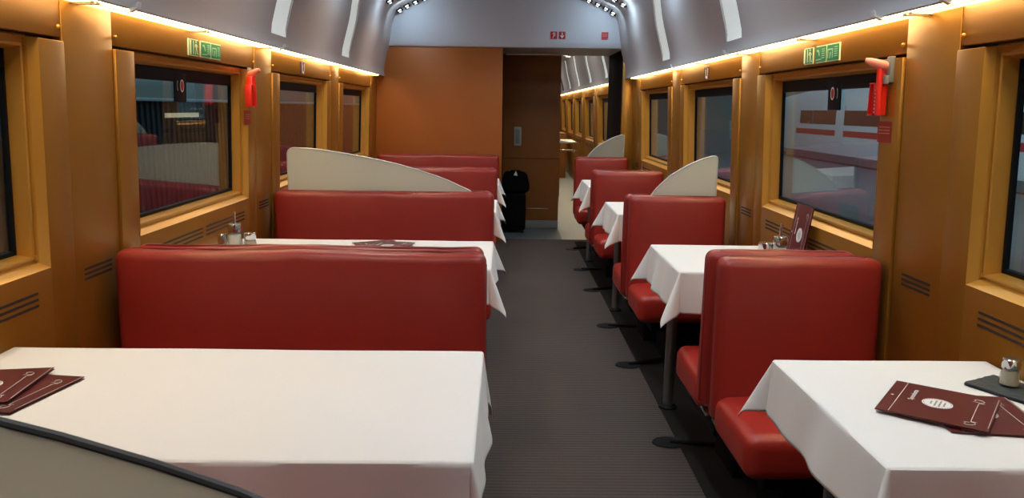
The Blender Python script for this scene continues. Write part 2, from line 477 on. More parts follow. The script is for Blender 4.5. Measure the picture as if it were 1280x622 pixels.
# warm strips between the wall top and the cove lip
def strip_light(side, a, b, label, group):
    t = thing('strip_light', label, 'light', (side*(1.33+XO[side]), (a+b)/2, 1.778), 0, group)
    L = (b-a)/2-.006
    bm = bmesh.new(); box(bm, -.034, .034, -L, L, .004, .016, .003); obj('diffuser', bm, STRIP, t)
    for k in range(3):
        x = -.020+.020*k
        bm = bmesh.new(); box(bm, x-.0022, x+.0022, -L, L, -.006, .0038); obj('louvre', bm, STRIPLINE, t, smooth=False)
    for s in (-1, 1):
        bm = bmesh.new(); box(bm, -.036, .036, s*(L-.012)-.012, s*(L-.012)+.012, -.007, .0035, .002); obj('end_cap', bm, STRIPLINE, t)
    return t
places = ['beside the camera', 'above the nearest window', 'above the middle window', 'above the window by the end wall']
for side in (-1, 1):
    for k in range(-1, 3):
        c = 3.5+MOD*k
        for j, (a, b) in enumerate(((c-MOD/2, c), (c, min(c+MOD/2, 8.44)))):
            strip_light(side, a, b, 'warm strip light, %s wall, %s, %s half' % (words[side], places[k+1], ['nearer', 'farther'][j]), 'warm strip lights along the walls')
for i, k in enumerate(range(4, 9)):
    c = 3.5+MOD*k
    if c-MOD/2 < 9.7: a = 9.7
    else: a = c-MOD/2
    strip_light(1, a, c+MOD/2, 'warm strip light seen through the doorway above window %s of the far room' % ['one', 'two', 'three', 'four', 'five'][i], 'strip lights beyond the doorway')

# coat hooks under the cove lip
def hook(side, y, label):
    bm = bmesh.new()
    x = side*(1.279+XO[side])
    poly_prism(bm, [(0, 0), (-.030*side, .012), (-.034*side, .034), (-.026*side, .030), (-.022*side, .016), (0, .012)], 'y', -.011, .011)
    o = obj('hanger_hook', bm, PAPER, None); o.location = (x, y, 1.770)
    tag(o, label, 'hook', 'coat hooks on the cove lip')
hook(-1, 4.55, 'small white coat hook on the left cove lip beyond the hammer')
hook(-1, 2.77, 'small white coat hook on the left cove lip before the nearest window')
hook(1, 5.97, 'small white coat hook on the right cove lip, farthest from the camera')
hook(1, 4.53, 'small white coat hook on the right cove lip beyond the nearest window')
hook(1, 2.71, 'small white coat hook on the right cove lip above the red hammer')
hook(1, 2.30, 'small white coat hook on the right cove lip, nearest to the camera')

# ------------------------------------------------------------------ end wall, header and doorway
bm = bmesh.new(); box(bm, -1.45, -.035, YEND, YEND+.06, 0, 2.10, .006); struct('wall_end', bm, ENDW)
bm = bmesh.new()
poly_prism(bm, [(YEND-.03, 2.115), (YEND-.022, 2.100), (YEND, 2.094), (YEND+.06, 2.094), (YEND+.06, 2.78), (YEND-.045, 2.78), (YEND-.045, 2.16)], 'x', -1.32, 1.3)
struct('wall_end_header', bm, HEADM)
bm = bmesh.new(); box(bm, -.045, 1.40, YEND+.06, 9.6, 2.096, 2.16); struct('ceiling_vestibule', bm, GREY)
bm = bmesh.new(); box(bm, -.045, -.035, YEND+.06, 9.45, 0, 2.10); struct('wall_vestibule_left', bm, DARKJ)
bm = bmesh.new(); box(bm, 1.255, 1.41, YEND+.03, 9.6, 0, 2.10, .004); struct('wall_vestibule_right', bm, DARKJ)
bm = bmesh.new(); box(bm, 1.258, 1.40, YEND-.01, YEND+.028, 0, 1.98, .004); struct('trim_1', bm, GOLD)
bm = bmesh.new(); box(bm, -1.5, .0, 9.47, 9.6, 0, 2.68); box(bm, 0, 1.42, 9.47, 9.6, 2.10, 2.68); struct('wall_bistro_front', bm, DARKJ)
# door leaf
bm = bmesh.new(); box(bm, -.03, .66, 9.40, 9.45, .10, 2.085, .006)
d = struct('door_1', bm, DOORM)
bm = bmesh.new(); box(bm, -.03, .66, 9.395, 9.452, .005, .098, .003); obj('kick_plate', bm, GREYPL, d)
bm = bmesh.new(); box(bm, .105, .195, 9.388, 9.40, 1.01, 1.24, .012); h = obj('handle_plate', bm, mat('pale grey plate', (.42, .38, .35, 1), .5), d)
bm = bmesh.new(); box(bm, .125, .175, 9.385, 9.389, 1.04, 1.21, .004); obj('finger_recess', bm, GREYPL, h)
bm = bmesh.new(); box(bm, -.02, .655, 9.396, 9.40, .858, .864); obj('door_seam', bm, SEAM, d, smooth=False)
bm = bmesh.new(); box(bm, .24, .54, 9.392, 9.40, .245, .253, .001); obj('door_trim', bm, STEEL, d)

# ------------------------------------------------------------------ benches
DEP = .50
def bench(x0, x1, y_back, facing, label, group, seats=1, zt=.957):
    """facing -1: towards the camera, +1: away from it; origin on the floor at the back's rear face"""
    t = thing('bench_seat', label, 'bench', ((x0+x1)/2, y_back, 0), 0 if facing < 0 else PI, group)
    w = (x1-x0)/2
    def back_warp(p):
        x, y, z = p
        y2 = y - (1-(z-.3)/.65)*.020                       # slight recline
        if y < -.05:                                       # padded front face
            e = max(0, 1-abs(x)/w)**.5
            y2 -= .010*min(1, (w-abs(x))/.12)*min(1, (zt-z)/.12)*min(1, max(0, (z-.3)/.12))
            if seats == 2: y2 += .011*math.exp(-(x/.028)**2)*min(1, max(0, (zt-z)/.05))
        if z > zt-.1: z = z - .0025*math.cos(x*7+y_back) + .0010*math.sin(x*31+y_back*3)
        return (x, y2, z)
    bm = bmesh.new(); cushion(bm, -w, w, -.098, -.004, .31, zt, .034, (30 if seats == 2 else 14, 2, 10), back_warp)
    b = obj('backrest', bm, RED, t)
    # piping around the top and sides of the back face
    bm = bmesh.new()
    r = .012
    pts = [(-w+.002, -.046, .34), (-w+.002, -.036, zt-.05), (-w+.018, -.034, zt-.014), (-w+.05, -.034, zt-.001), (w-.05, -.034, zt-.001), (w-.018, -.034, zt-.014), (w-.002, -.036, zt-.05), (w-.002, -.046, .34)]
    tube(bm, pts, .0045, 6); obj('piping', bm, PIPE, b)
    def seat_warp(p):
        x, y, z = p
        if z > .36: z += .010*min(1, (w-abs(x))/.15)*min(1, (y+DEP)/.15) - (y+DEP)*.03
        if seats == 2 and z > .36: z -= .012*math.exp(-(x/.03)**2)
        return (x, y, z)
    bm = bmesh.new(); cushion(bm, -w+.004, w-.004, -DEP, -.085, .275, .432, .045, (26 if seats == 2 else 12, 8, 2), seat_warp)
    obj('seat', bm, REDS, t)
    bm = bmesh.new(); box(bm, -w+.10, w-.06, -.40, -.02, .20, .276, .006); box(bm, -w+.20, w-.16, -.32, -.06, 0, .205, .004)
    obj('base', bm, BLACK, t)
    s = -1 if x0 > 0 else 1
    s *= 1 if facing < 0 else -1
    bm = bmesh.new(); box(bm, s*(w-.05)-.028, s*(w-.05)+.028, -.11, -.012, .285, .306, .006); obj('foot_bracket', bm, CHROME, t)
    if seats == 1:
        fx = s*(w-.02)*-1 if False else s*(w-.0)
        bm = bmesh.new(); lathe(bm, [(0, .006), (.072, .005), (.076, 0)], -fx if False else (-w-.025 if s < 0 else w+.025), -.40)
        bmesh.ops.scale(bm, vec=(1, .8, 1), space=Matrix.Translation((0, .40, 0)), verts=bm.verts)
        tube(bm, [((-w-.02 if s < 0 else w+.02), -.40, .008), (0, -.32, .03), (0, -.20, .03)], [.012, .012, .012], 8)
        obj('foot', bm, BLACK, t)
    return t
PC = [.805]+[2.805+MOD*k for k in range(0, 4)]
rows = ['beside the camera', 'nearest row in view', 'second row', 'third row', 'last row by the doorway']
LX, RX = (-1.398, -.064), (.752, 1.335)
for k, c in enumerate(PC):
    dx = .030 if k == 1 else 0
    if k >= 1:
        bench(RX[0]+dx, RX[1]+dx*1.4, c-.007, -1, 'red leather single bench on the right facing the camera, '+rows[k], 'red benches facing the camera', 1, .936 if k == 1 else .948)
        lab = ('red leather double bench on the left facing the camera, '+rows[k]) if k < 4 else 'red leather double bench on the left against the brown end wall'
        bench(LX[0] if k == 1 else -1.380, LX[1], c-.007 if k < 4 else YEND-.012, -1, lab, 'red benches facing the camera', 2, .942 if k == 1 else .957)
    if k < 4:
        bench(RX[0]+dx-.012, RX[1]+dx-.03, c+.007, 1, 'red single bench on the right facing away, back to back, '+rows[k], 'red benches facing away', 1, .940 if k == 1 else .948)
        bench(LX[0]+.012, LX[1]-.012, c+.007, 1, 'red double bench on the left facing away, back to back, '+rows[k], 'red benches facing away', 2, .940 if k == 1 else .957)

# ------------------------------------------------------------------ frosted screens on top of the benches
LPROF = [(-1.312, .925), (-1.312, 1.175), (-1.306, 1.192), (-1.292, 1.203), (-1.272, 1.207), (-1.20, 1.2055), (-1.118, 1.199), (-.95, 1.175), (-.782, 1.145), (-.66, 1.119), (-.54, 1.087), (-.44, 1.056), (-.346, 1.022), (-.27, .987), (-.215, .962), (-.203, .950), (-.203, .925)]
RPROF = [(.895, .925), (.895, .945), (.925, .985), (.963, 1.025), (1.01, 1.068), (1.066, 1.104), (1.115, 1.132), (1.161, 1.154), (1.215, 1.175), (1.255, 1.187), (1.275, 1.187), (1.286, 1.178), (1.289, 1.160), (1.289, .925)]
def screen(prof, y, label, rimmat):
    cx = sum(p[0] for p in prof)/len(prof)
    t = thing('glass_screen', label, 'screen', (cx, y, .925), 0, 'frosted screens between the seating bays')
    q = [(x-cx, z-.925) for x, z in prof]
    bm = bmesh.new(); poly_prism(bm, q, 'y', -.0045, .0045); obj('pane', bm, FROST, t, smooth=False)
    bm = bmesh.new()
    n = len(q)
    for i in range(n-1):
        pass
    tube(bm, [(x, 0, z) for x, z in q], .0058, 8); obj('rim', bm, rimmat, t)
    xa, xb = min(p[0] for p in q), max(p[0] for p in q)
    for x in (xa+.10, xb-.10):
        bm = bmesh.new(); box(bm, x-.015, x+.015, -.004, .004, -.920, .01); obj('support_post', bm, BLACK, t, smooth=False)
l0 = [(x+.05, z+.008) for x, z in LPROF]
screen(l0, PC[0], 'frosted glass screen with dark grey edge at the lower left, closest to the camera', RIM)
screen(LPROF, PC[2], 'long frosted glass screen curving down along the left double bench', RIML)
screen(RPROF, PC[2], 'quarter-round frosted glass screen on the right second row bench', RIML)
screen([(x, z) for x, z in RPROF], PC[4]-.002, 'small far frosted glass screen behind the last right bench by the doorway', RIML)

# ------------------------------------------------------------------ tables and cloths
ZT = .762
def cloth_mesh(x0, x1, y0, y1, ol, orr, of, ob, seed, flare=.42):
    rnd = random.Random(seed)
    ph = [rnd.uniform(0, 6) for _ in range(8)]
    def axis(a, b, la, lb, n):
        s = []
        m = 20
        if la: s += [a-la+la*i/m for i in range(m)]
        if la: s += [a-.003]
        s += [a+(b-a)*i/n for i in range(n+1)]
        if lb: s += [b+.003]+[b+lb*(i+1)/m for i in range(m)]
        return s
    S = axis(x0, x1, ol, orr, 34); T = axis(y0, y1, of, ob, 22)
    def f(s, t):
        dx = (s-x0) if s < x0 else ((s-x1) if s > x1 else 0)
        dy = (t-y0) if t < y0 else ((t-y1) if t > y1 else 0)
        bx, by = min(max(s, x0), x1), min(max(t, y0), y1)
        z = ZT+.0025+.0009*math.sin(s*9+ph[0])*math.sin(t*11+ph[1])
        if not dx and not dy: return (bx, by, z)
        if dx and dy:
            r = math.hypot(dx, dy); a = math.atan2(abs(dy), abs(dx))
            ux, uy = math.copysign(math.cos(a), dx), math.copysign(math.sin(a), dy)
            ang = .06+(flare if not isinstance(flare, tuple) else flare[0 if dy < 0 else 1])*math.sin(2*a)**1.5
        else:
            r = abs(dx)+abs(dy); ux, uy = (math.copysign(1, dx), 0) if dx else (0, math.copysign(1, dy))
            along = t if dx else s
            L = (y1-y0) if dx else (x1-x0)
            q = ((t-y0)/L if dx else (s-x0)/L)
            wav = .5+.5*math.sin(along*13+ph[2])*.6+.3*math.sin(along*29+ph[3])
            ang = .06+.14*wav*(4*q*(1-q) if L < 1 else 1)**.5
        rr = .008
        if r < rr*1.57:
            h = rr*math.sin(r/rr); v = rr*(1-math.cos(r/rr))
        else:
            q = r-rr*1.57
            h = rr+q*math.sin(ang); v = rr+q*math.cos(ang)
        return (bx+ux*h, by+uy*h, z-v)
    bm = bmesh.new()
    G = [[bm.verts.new(f(s, t)) for t in T] for s in S]
    for i in range(len(S)-1):
        for j in range(len(T)-1): bm.faces.new((G[i][j], G[i+1][j], G[i+1][j+1], G[i][j+1]))
    return bm
def table(side, x0, x1, y0, y1, label, clabel, seed, ov=.165, flare=.42):
    t = thing('dining_table', label, 'table', ((x0+x1)/2, (y0+y1)/2, 0), 0, 'fixed dining tables')
    w, dp = (x1-x0)/2, (y1-y0)/2
    bm = bmesh.new(); box(bm, -w+.012, w-.002, -dp+.012, dp-.012, .730, .7605, .006); obj('tabletop', bm, TOPW, t)
    lx = -side*(w-.10) if side > 0 else (w-.12)
    lx = -(w-.05) if side > 0 else (w-.10)
    bm = bmesh.new(); tube(bm, [(lx, 0, .02), (lx, 0, .73)], .026, 16); obj('leg', bm, mat('dark steel leg', (.28, .28, .28, 1), .4, .8), t)
    bm = bmesh.new(); lathe(bm, [(0, 0), (.045, 0), (.045, .012), (.03, .024), (0, .024)], lx, 0); obj('foot', bm, BLACK, t)
    bm = bmesh.new(); box(bm, lx-.03, lx+.03, -dp+.08, dp-.08, .695, .729, .004); obj('bearer', bm, BLACK, t)
    bm = cloth_mesh(x0, x1, y0, y1, ov if side > 0 else 0, ov if side < 0 else 0, ov, ov, seed, flare)
    c = obj('tablecloth', bm, CLOTH, None, recalc=False)
    so = c.modifiers.new('thickness', 'SOLIDIFY'); so.thickness = .0012; so.offset = 1
    tag(c, clabel, 'tablecloth', 'white tablecloths')
TY = [(1.425, 2.085), (3.29, 3.96), (5.15, 5.83), (7.01, 7.66)]
where = ['nearest', 'second', 'third', 'last']
for k, (a, b) in enumerate(TY):
    table(1, .775, 1.378, a, b, 'narrow dining table under a white cloth on the right, %s from the camera' % where[k], 'white tablecloth with hanging corners on the %s right table' % where[k], 11+k, .190 if k else .160, [.40, .46, .50, .48][k])
    table(-1, -1.408, -.064, a+.01, b+.05, 'wide dining table under a white cloth on the left, %s from the camera' % where[k], 'white tablecloth on the %s left table' % where[k], 31+k, .16, (.30, .12) if k == 0 else .42)
ZC = ZT+.0055

# ------------------------------------------------------------------ menu cards
MW, MH = .215, .24
def menu(loc, rz, label, M=None, group='maroon menu cards', w=MW, h=MH):
    t = thing('menu_card', label, 'menu', loc, rz, group)
    if M is not None: t.matrix_world = M
    bm = bmesh.new(); box(bm, 0, w, 0, h, 0, .0014); obj('back_cover', bm, MAROON, t, smooth=False)
    bm = bmesh.new()
    a = [(0, 0, .0018), (w, 0, .0050), (w, h, .0050), (0, h, .0018)]
    vs = [bm.verts.new(q) for q in a]+[bm.verts.new((q[0], q[1], q[2]+.0012)) for q in a]
    for f in ((0, 3, 2, 1), (4, 5, 6, 7), (0, 1, 5, 4), (1, 2, 6, 5), (2, 3, 7, 6), (3, 0, 4, 7)): bm.faces.new([vs[i] for i in f])
    c = obj('front_cover', bm, MAROON, t, smooth=False)
    sl = math.atan2(.0032, w)
    Mx = Matrix.Translation((0, 0, .0031)) @ Matrix.Rotation(-sl, 4, 'Y')
    bm = bmesh.new()
    def bar(x0, x1, y0, y1): box(bm, x0, x1, y0, y1, 0, .0003, M=Mx)
    bar(.0275, .0287, .004, h-.004)                       # rule near the spine
    bar(w-.040, w-.0388, .045, h-.060)                    # rule with ornaments near the free edge
    bar(w-.0040, w-.0030, .02, h-.004)
    for yy, s in ((.040, 1), (h-.055, -1)):
        tube(bm, [Mx @ Vector((w-.0394+.011*math.sin(u*.9), yy-s*.010+s*.012*math.cos(u*.8), .0004)) for u in range(0, 7)], .0007, 4)
        for q in (-1, 1): bar(w-.046+q*.007, w-.034+q*.007, yy+s*(.004*q)-.001, yy+s*(.004*q)+.0004)
    bar(.010, .016, h/2+.0, h/2+.006)
    text_into(bm, 'Speisekarte', .017, Mx @ Matrix.Translation((.055, h*.63, .0002)) @ Matrix.Rotation(PI/2, 4, 'Z'))
    n = 32
    cc = [bm.verts.new(Mx @ Vector((.112+.033*math.cos(2*PI*i/n), h*.5+.033*math.sin(2*PI*i/n), .0004))) for i in range(n)]
    bm.faces.new(cc)
    obj('printed_design', bm, INK, c, smooth=False)
    bm = bmesh.new()
    for i, hw in enumerate((.010, .020, .022, .014)):
        box(bm, .097+.0095*i, .1005+.0095*i, h*.5-hw, h*.5+hw, .0005, .0008, M=Mx)
    n = 28
    for i in range(n):
        a0, a1 = 2*PI*i/n, 2*PI*(i+.6)/n
        vs = [bm.verts.new(Mx @ Vector((.112+rr*math.cos(a), h*.5+rr*math.sin(a), .0007))) for rr, a in ((.0285, a0), (.0305, a0), (.0305, a1), (.0285, a1))]
        bm.faces.new(vs)
    obj('seal_print', bm, INKG, c, smooth=False)
    return t
menu((.992, 1.587, ZC), math.radians(-9), 'lower maroon menu card partly covered on the nearest right table')
menu((.876, 1.703, ZC+.007), math.radians(-38), 'upper maroon menu card with white round seal on the nearest right table', w=.23, h=.24)
menu((-1.320, 1.678, ZC), math.radians(-10), 'lower maroon menu card sticking out on the nearest left table')
menu((-1.355, 1.662, ZC+.007), math.radians(7), 'upper maroon menu card at the left picture edge on the nearest left table')
menu((-.68, 3.68, ZC), math.radians(25), 'lower maroon menu card lying on the second left table')
menu((-.72, 3.69, ZC+.007), math.radians(-14), 'upper maroon menu card lying on the second left table')
# standing menu against the right wall
ang = math.asin(.042/.28)
X = Vector((0, -1, 0)); up_ = Vector((math.sin(ang), 0, math.cos(ang))); nrm = X.cross(up_)
Ms = Matrix(((X.x, up_.x, nrm.x, 1.330), (X.y, up_.y, nrm.y, 3.56), (X.z, up_.z, nrm.z, ZC+.002), (0, 0, 0, 1)))
menu((0, 0, 0), 0, 'maroon menu card standing against the right wall under the window', M=Ms, w=.20, h=.275)

# ------------------------------------------------------------------ condiments
def slate(x, y, sx, sy, rz, label):
    bm = bmesh.new(); vs = box(bm, -sx/2, sx/2, -sy/2, sy/2, 0, .008)
    bmesh.ops.subdivide_edges(bm, edges=bm.edges, cuts=12, use_grid_fill=True)
    rnd = random.Random(label)
    for v in bm.verts:
        if abs(abs(v.co.x)-sx/2) < 1e-4 or abs(abs(v.co.y)-sy/2) < 1e-4:
            v.co.x += rnd.uniform(-.0022, .0022); v.co.y += rnd.uniform(-.0022, .0022)
    o = obj('slate_tray', bm, SLATE, None, smooth=False); o.location = (x, y, ZC-.0015); o.rotation_euler = (0, 0, rz)
    tag(o, label, 'tray', 'slate trays')
def dispenser(x, y, label, z=ZC+.007):
    t = thing('sugar_dispenser', label, 'dispenser', (x, y, z), 0, 'glass sugar dispensers')
    bm = bmesh.new(); lathe(bm, [(0, 0), (.032, 0), (.035, .006), (.034, .05), (.031, .085), (.029, .108), (.028, .108), (.030, .085), (.032, .05), (.032, .008), (0, .006)]); obj('jar', bm, JARGLASS, t)
    bm = bmesh.new(); lathe(bm, [(0, .008), (.031, .008), (.031, .05), (.0285, .082), (.02, .088), (0, .090)]); obj('sugar', bm, SUGAR, t)
    bm = bmesh.new(); lathe(bm, [(.0315, .095), (.0315, .128), (.029, .134), (.012, .137), (0, .137)]); obj('lid', bm, CHROME, t)
    bm = bmesh.new(); tube(bm, [(0, 0, .13), (0, 0, .168), (.003, 0, .190)], [.0075, .0070, .0062], 12); obj('spout', bm, CHROME, t)
def shaker(x, y, label, fill, z=ZC+.007, s=1.):
    t = thing('spice_shaker', label, 'shaker', (x, y, z), 0, 'glass shakers with steel caps')
    bm = bmesh.new(); lathe(bm, [(0, 0), (.021*s, 0), (.0235*s, .004), (.0225*s, .025*s), (.018*s, .048*s), (.017*s, .048*s), (.021*s, .025*s), (.0215*s, .005), (0, .004)]); obj('jar', bm, JARGLASS, t)
    bm = bmesh.new(); lathe(bm, [(0, .005), (.0205*s, .005), (.0195*s, .028*s), (.0165*s, .042*s), (0, .043*s)]); obj('spice', bm, fill, t)
    bm = bmesh.new(); lathe(bm, [(.0195*s, .044*s), (.0205*s, .046*s), (.0205*s, .066*s), (.018*s, .069*s), (0, .070*s)]); obj('cap', bm, CHROME, t)
# nearest right table
slate(1.305, 1.835, .13, .20, math.radians(28), 'dark slate tray at the right picture edge on the nearest right table')
shaker(1.302, 1.87, 'steel capped shaker of beige salt on the nearest right table', SALT, s=1.05)
# second left table
slate(-1.265, 3.62, .20, .16, .1, 'dark slate tray under the sugar dispenser on the second left table')
dispenser(-1.275, 3.60, 'glass sugar dispenser with steel spout on the second left table')
shaker(-1.205, 3.60, 'steel capped shaker beside the left sugar dispenser', SALT, s=1.35)
bm = bmesh.new(); lathe(bm, [(0, 0), (.02, 0), (.022, .01), (.022, .078), (.018, .086), (0, .088)]); o = obj('toothpick_holder', bm, CHROME, None); o.location = (-1.335, 3.60, ZC+.007); tag(o, 'small steel pot left of the left sugar dispenser', 'pot')
# second right table
slate(1.255, 3.42, .20, .20, -.15, 'dark slate tray under the condiments on the second right table')
dispenser(1.243, 3.40, 'glass sugar dispenser with steel spout beside the standing menu')
shaker(1.185, 3.42, 'steel capped shaker beside the white card on the second right table', SALT, s=1.5)
bm = bmesh.new(); poly_prism(bm, [(-.045, 0), (.045, 0), (.045, .055), (-.042, .115)], 'y', -.001, .001); poly_prism(bm, [(-.045, 0), (.045, 0), (.045, .004), (-.045, .004)], 'y', .001, .03)
o = obj('folded_card', bm, PAPER, None, smooth=False); o.location = (1.222, 3.318, ZC+.007); o.rotation_euler = (0, 0, .25); tag(o, 'white folded paper card standing before the right sugar dispenser', 'card')
bm = bmesh.new(); lathe(bm, [(0, 0), (.02, 0), (.022, .01), (.022, .075), (.018, .082), (0, .084)]); o = obj('toothpick_holder', bm, CHROME, None); o.location = (1.305, 3.345, ZC+.007); tag(o, 'small steel pot in front of the standing menu on the right', 'pot')
# last right table
dispenser(1.290, 7.25, 'glass sugar dispenser on the last right table, spout above the bench', z=ZC)

# ------------------------------------------------------------------ signs on the walls
def plate(bm, p, y0, y1, z0, z1, d0=-.0035, d1=.001, idx=0): wbox(bm, p, y0, y1, z0, z1, d0, d1, idx=idx)
def flat(bm, p, pts, d=-.0042):
    bm.faces.new([bm.verts.new(p(y, z, d)) for y, z in pts])
def exit_signs(side, yfar, label):
    """three green plates; u runs to the reader's right"""
    p = P(side); dirn = -1 if side > 0 else 1
    y0 = yfar
    Y = lambda u: y0+dirn*u
    t = tag(empty('exit_sign', p(Y(.19), 1.73, 0)), label, 'sign', 'green safety signs above the windows')
    def loc(bm):
        bmesh.ops.translate(bm, verts=bm.verts, vec=-Vector(t.location)); return bm
    zb, zt = 1.674, 1.738
    for k, (a, b) in enumerate(((0, .10), (.135, .245), (.258, .375))):
        bm = bmesh.new(); wbox(bm, p, Y(a)-.004, Y(b)+.004 if dirn > 0 else Y(b)-.004, zb-.004, zt+.004, -.003, .004); obj('sign_border', loc(bm), LIME, t, smooth=False)
        bm = bmesh.new(); wbox(bm, p, Y(a), Y(b), zb, zt, -.0045, -.003); s = obj('sign_plate', loc(bm), GREEN, t, smooth=False)
        bm = bmesh.new()
        F = lambda pts: flat(bm, p, [(Y(a+u*(b-a)), zb+v*(zt-zb)) for u, v in pts], -.0052)
        if k == 0:
            F([(.02, .02), (.22, .02), (.22, .98), (.02, .98)]); F([(.40, .06), (.50, .06), (.50, .95), (.40, .95)])
            # running figure
            F([(.70, .97), (.78, .97), (.82, .88), (.74, .80), (.67, .88)])
            F([(.66, .78), (.84, .76), (.84, .44), (.70, .42)])
            F([(.66, .78), (.55, .55), (.60, .52), (.70, .66)]); F([(.84, .74), (.96, .58), (.93, .53), (.83, .64)])
            F([(.70, .44), (.76, .44), (.70, .06), (.62, .06), (.68, .26)]); F([(.76, .46), (.84, .46), (.90, .16), (.99, .14), (.99, .07), (.84, .08)])
            obj('pictogram', loc(bm), LIME, s, smooth=False)
        else:
            if k == 1:
                F([(.12, .80), (.30, .84), (.38, .70), (.44, .40), (.36, .38), (.28, .66), (.12, .70)])
                F([(.05, .10), (.60, .14), (.60, .20), (.05, .17)])
            else:
                F([(.06, .16), (.12, .16), (.12, .66), (.44, .66), (.44, .14), (.52, .14), (.52, .76), (.06, .76)])
                F([(.22, .14), (.30, .14), (.36, .52), (.26, .56)])
            for i in range(5): F([(.62, .22+.14*i), (.92, .22+.14*i), (.92, .28+.14*i), (.62, .28+.14*i)])
            obj('pictogram', loc(bm), MINT, s, smooth=False)
exit_signs(-1, 3.46, 'green emergency exit signs above the nearest left window')
exit_signs(1, 3.60, 'green emergency exit signs above the nearest right window')

def small_sticker(side, y, label):
    p = P(side); t = tag(empty('door_sticker', p(y, 1.735, 0)), label, 'sticker')
    t.name = 'wall_sticker'
    bm = bmesh.new(); wbox(bm, p, y-.055, y+.055, 1.672, 1.75, -.003, .003); bmesh.ops.translate(bm, verts=bm.verts, vec=-Vector(t.location)); q = obj('sticker_sheet', bm, PURPLE, t, smooth=False)
    bm = bmesh.new(); d = -1 if side > 0 else 1
    for pts in ([(-.02, .005), (.0, .005), (.0, .06), (-.02, .065)], [(.0, .0), (.035, .0), (.035, .018), (.0, .018)], [(-.016, .068), (-.004, .068), (-.004, .076), (-.016, .076)], [(.03, .02), (.045, .02), (.045, .07), (.03, .07)]):
        flat(bm, p, [(y+d*u, 1.672+v) for u, v in pts], -.0036)
    bmesh.ops.translate(bm, verts=bm.verts, vec=-Vector(t.location)); obj('pictogram', bm, INK, q, smooth=False)
small_sticker(-1, 5.37, 'small purple and white sticker above the middle left window')
small_sticker(1, 5.34, 'small purple and white sticker above the middle right window')

# ------------------------------------------------------------------ emergency hammers
def hammer(side, y, label, label2):
    p = P(side); x = p(y, 1.55, -.010).x
    t = thing('emergency_hammer', label, 'hammer', (x, y, 1.45), 0 if side > 0 else PI)
    # local: -x into the room, +y away from the camera on the right wall (turned round on the left one)
    bm = bmesh.new(); box(bm, -.016, .0, -.045, -.012, .115, .205, .003); box(bm, -.028, -.014, -.040, -.018, .11, .14, .002); obj('wall_bracket', bm, GREYPL, t)
    bm = bmesh.new(); tube(bm, [(-.030, -.015, .0), (-.034, -.012, .10), (-.036, -.008, .175)], [.012, .011, .010], 10); box(bm, -.034, -.002, -.012, .012, .0, .16, .003); obj('handle', bm, HAMR, t)
    bm = bmesh.new(); tube(bm, [(-.004, -.022, .172), (-.03, -.010, .176), (-.062, .012, .188), (-.078, .020, .194)], [.012, .017, .014, .008], 12); obj('hammer_head', bm, HAMP, t)
    bm = bmesh.new()
    box(bm, -.008, -.003, .012, .050, .0, .115, .001); box(bm, -.040, -.003, .012, .016, .0, .115, .001); box(bm, -.040, -.003, .047, .051, .0, .115, .001)
    box(bm, -.040, -.003, .012, .050, .0, .004, .001); box(bm, -.040, -.003, .012, .050, .111, .115, .001); obj('holder', bm, HAMR, t)
    bm = bmesh.new()
    for k in range(8): box(bm, -.036, -.033, .008, .0125, .008+.013*k, .015+.013*k)
    obj('teeth', bm, PAPER, t, smooth=False)
    yy = y-.0
    bm = bmesh.new(); wbox(bm, p, yy-.05, yy+.05, 1.355, 1.43, -.0115, -.009)
    s = obj('instruction_sticker', bm, REDDARK, None, smooth=False); tag(s, label2, 'sticker')
    bm = bmesh.new()
    for k in range(3): wbox(bm, p, yy-.04, yy+.04, 1.408-.011*k, 1.4105-.011*k, -.0122, -.0114)
    obj('text_line', bm, HAMP, s, smooth=False)
hammer(1, 2.79, 'red emergency hammer in its holder beside the nearest right window', 'dark red sticker under the right emergency hammer')
hammer(-1, 4.20, 'red emergency hammer in its holder beside the nearest left window', 'dark red sticker under the left emergency hammer')

# ------------------------------------------------------------------ red fire signs on the header
def fire_sign(x, w, z0, z1, kind, label):
    yq = YEND-.045
    t = thing('fire_sign', label, 'sign', (x, yq, z0), 0, 'red fire safety signs on the header')
    bm = bmesh.new(); box(bm, 0, w, -.004, 0, 0, z1-z0); s = obj('sign_plate', bm, REDSIGN, t, smooth=False)
    bm = bmesh.new(); h = z1-z0
    F = lambda pts: bm.faces.new([bm.verts.new((u*w, -.0048, v*h)) for u, v in pts])
    if kind == 'arrow':
        F([(.44, .88), (.56, .88), (.56, .30), (.44, .30)]); F([(.5, .10), (.20, .48), (.32, .52), (.5, .30)]); F([(.5, .10), (.80, .48), (.68, .52), (.5, .30)])
    elif kind == 'extinguisher':
        F([(.30, .12), (.40, .10), (.60, .66), (.50, .70)]); F([(.30, .62), (.36, .84), (.66, .88), (.74, .60), (.66, .34), (.60, .38), (.66, .60), (.60, .78), (.42, .76), (.38, .60)])
    else:
        F([(.74, .04), (.96, .04), (.96, .26)])
        for k in range(4): F([(.12, .42+.12*k), (.84, .42+.12*k), (.84, .45+.12*k), (.12, .45+.12*k)])
    obj('pictogram', bm, INK if kind != 'notice' else HAMP, s, smooth=False)
fire_sign(.468, .070, 2.185, 2.262, 'extinguisher', 'red sign with white extinguisher mark on the grey header')
fire_sign(.555, .070, 2.185, 2.262, 'arrow', 'red sign with a white down arrow on the grey header')
fire_sign(1.008, .072, 2.185, 2.262, 'notice', 'plain red notice at the right end of the grey header')

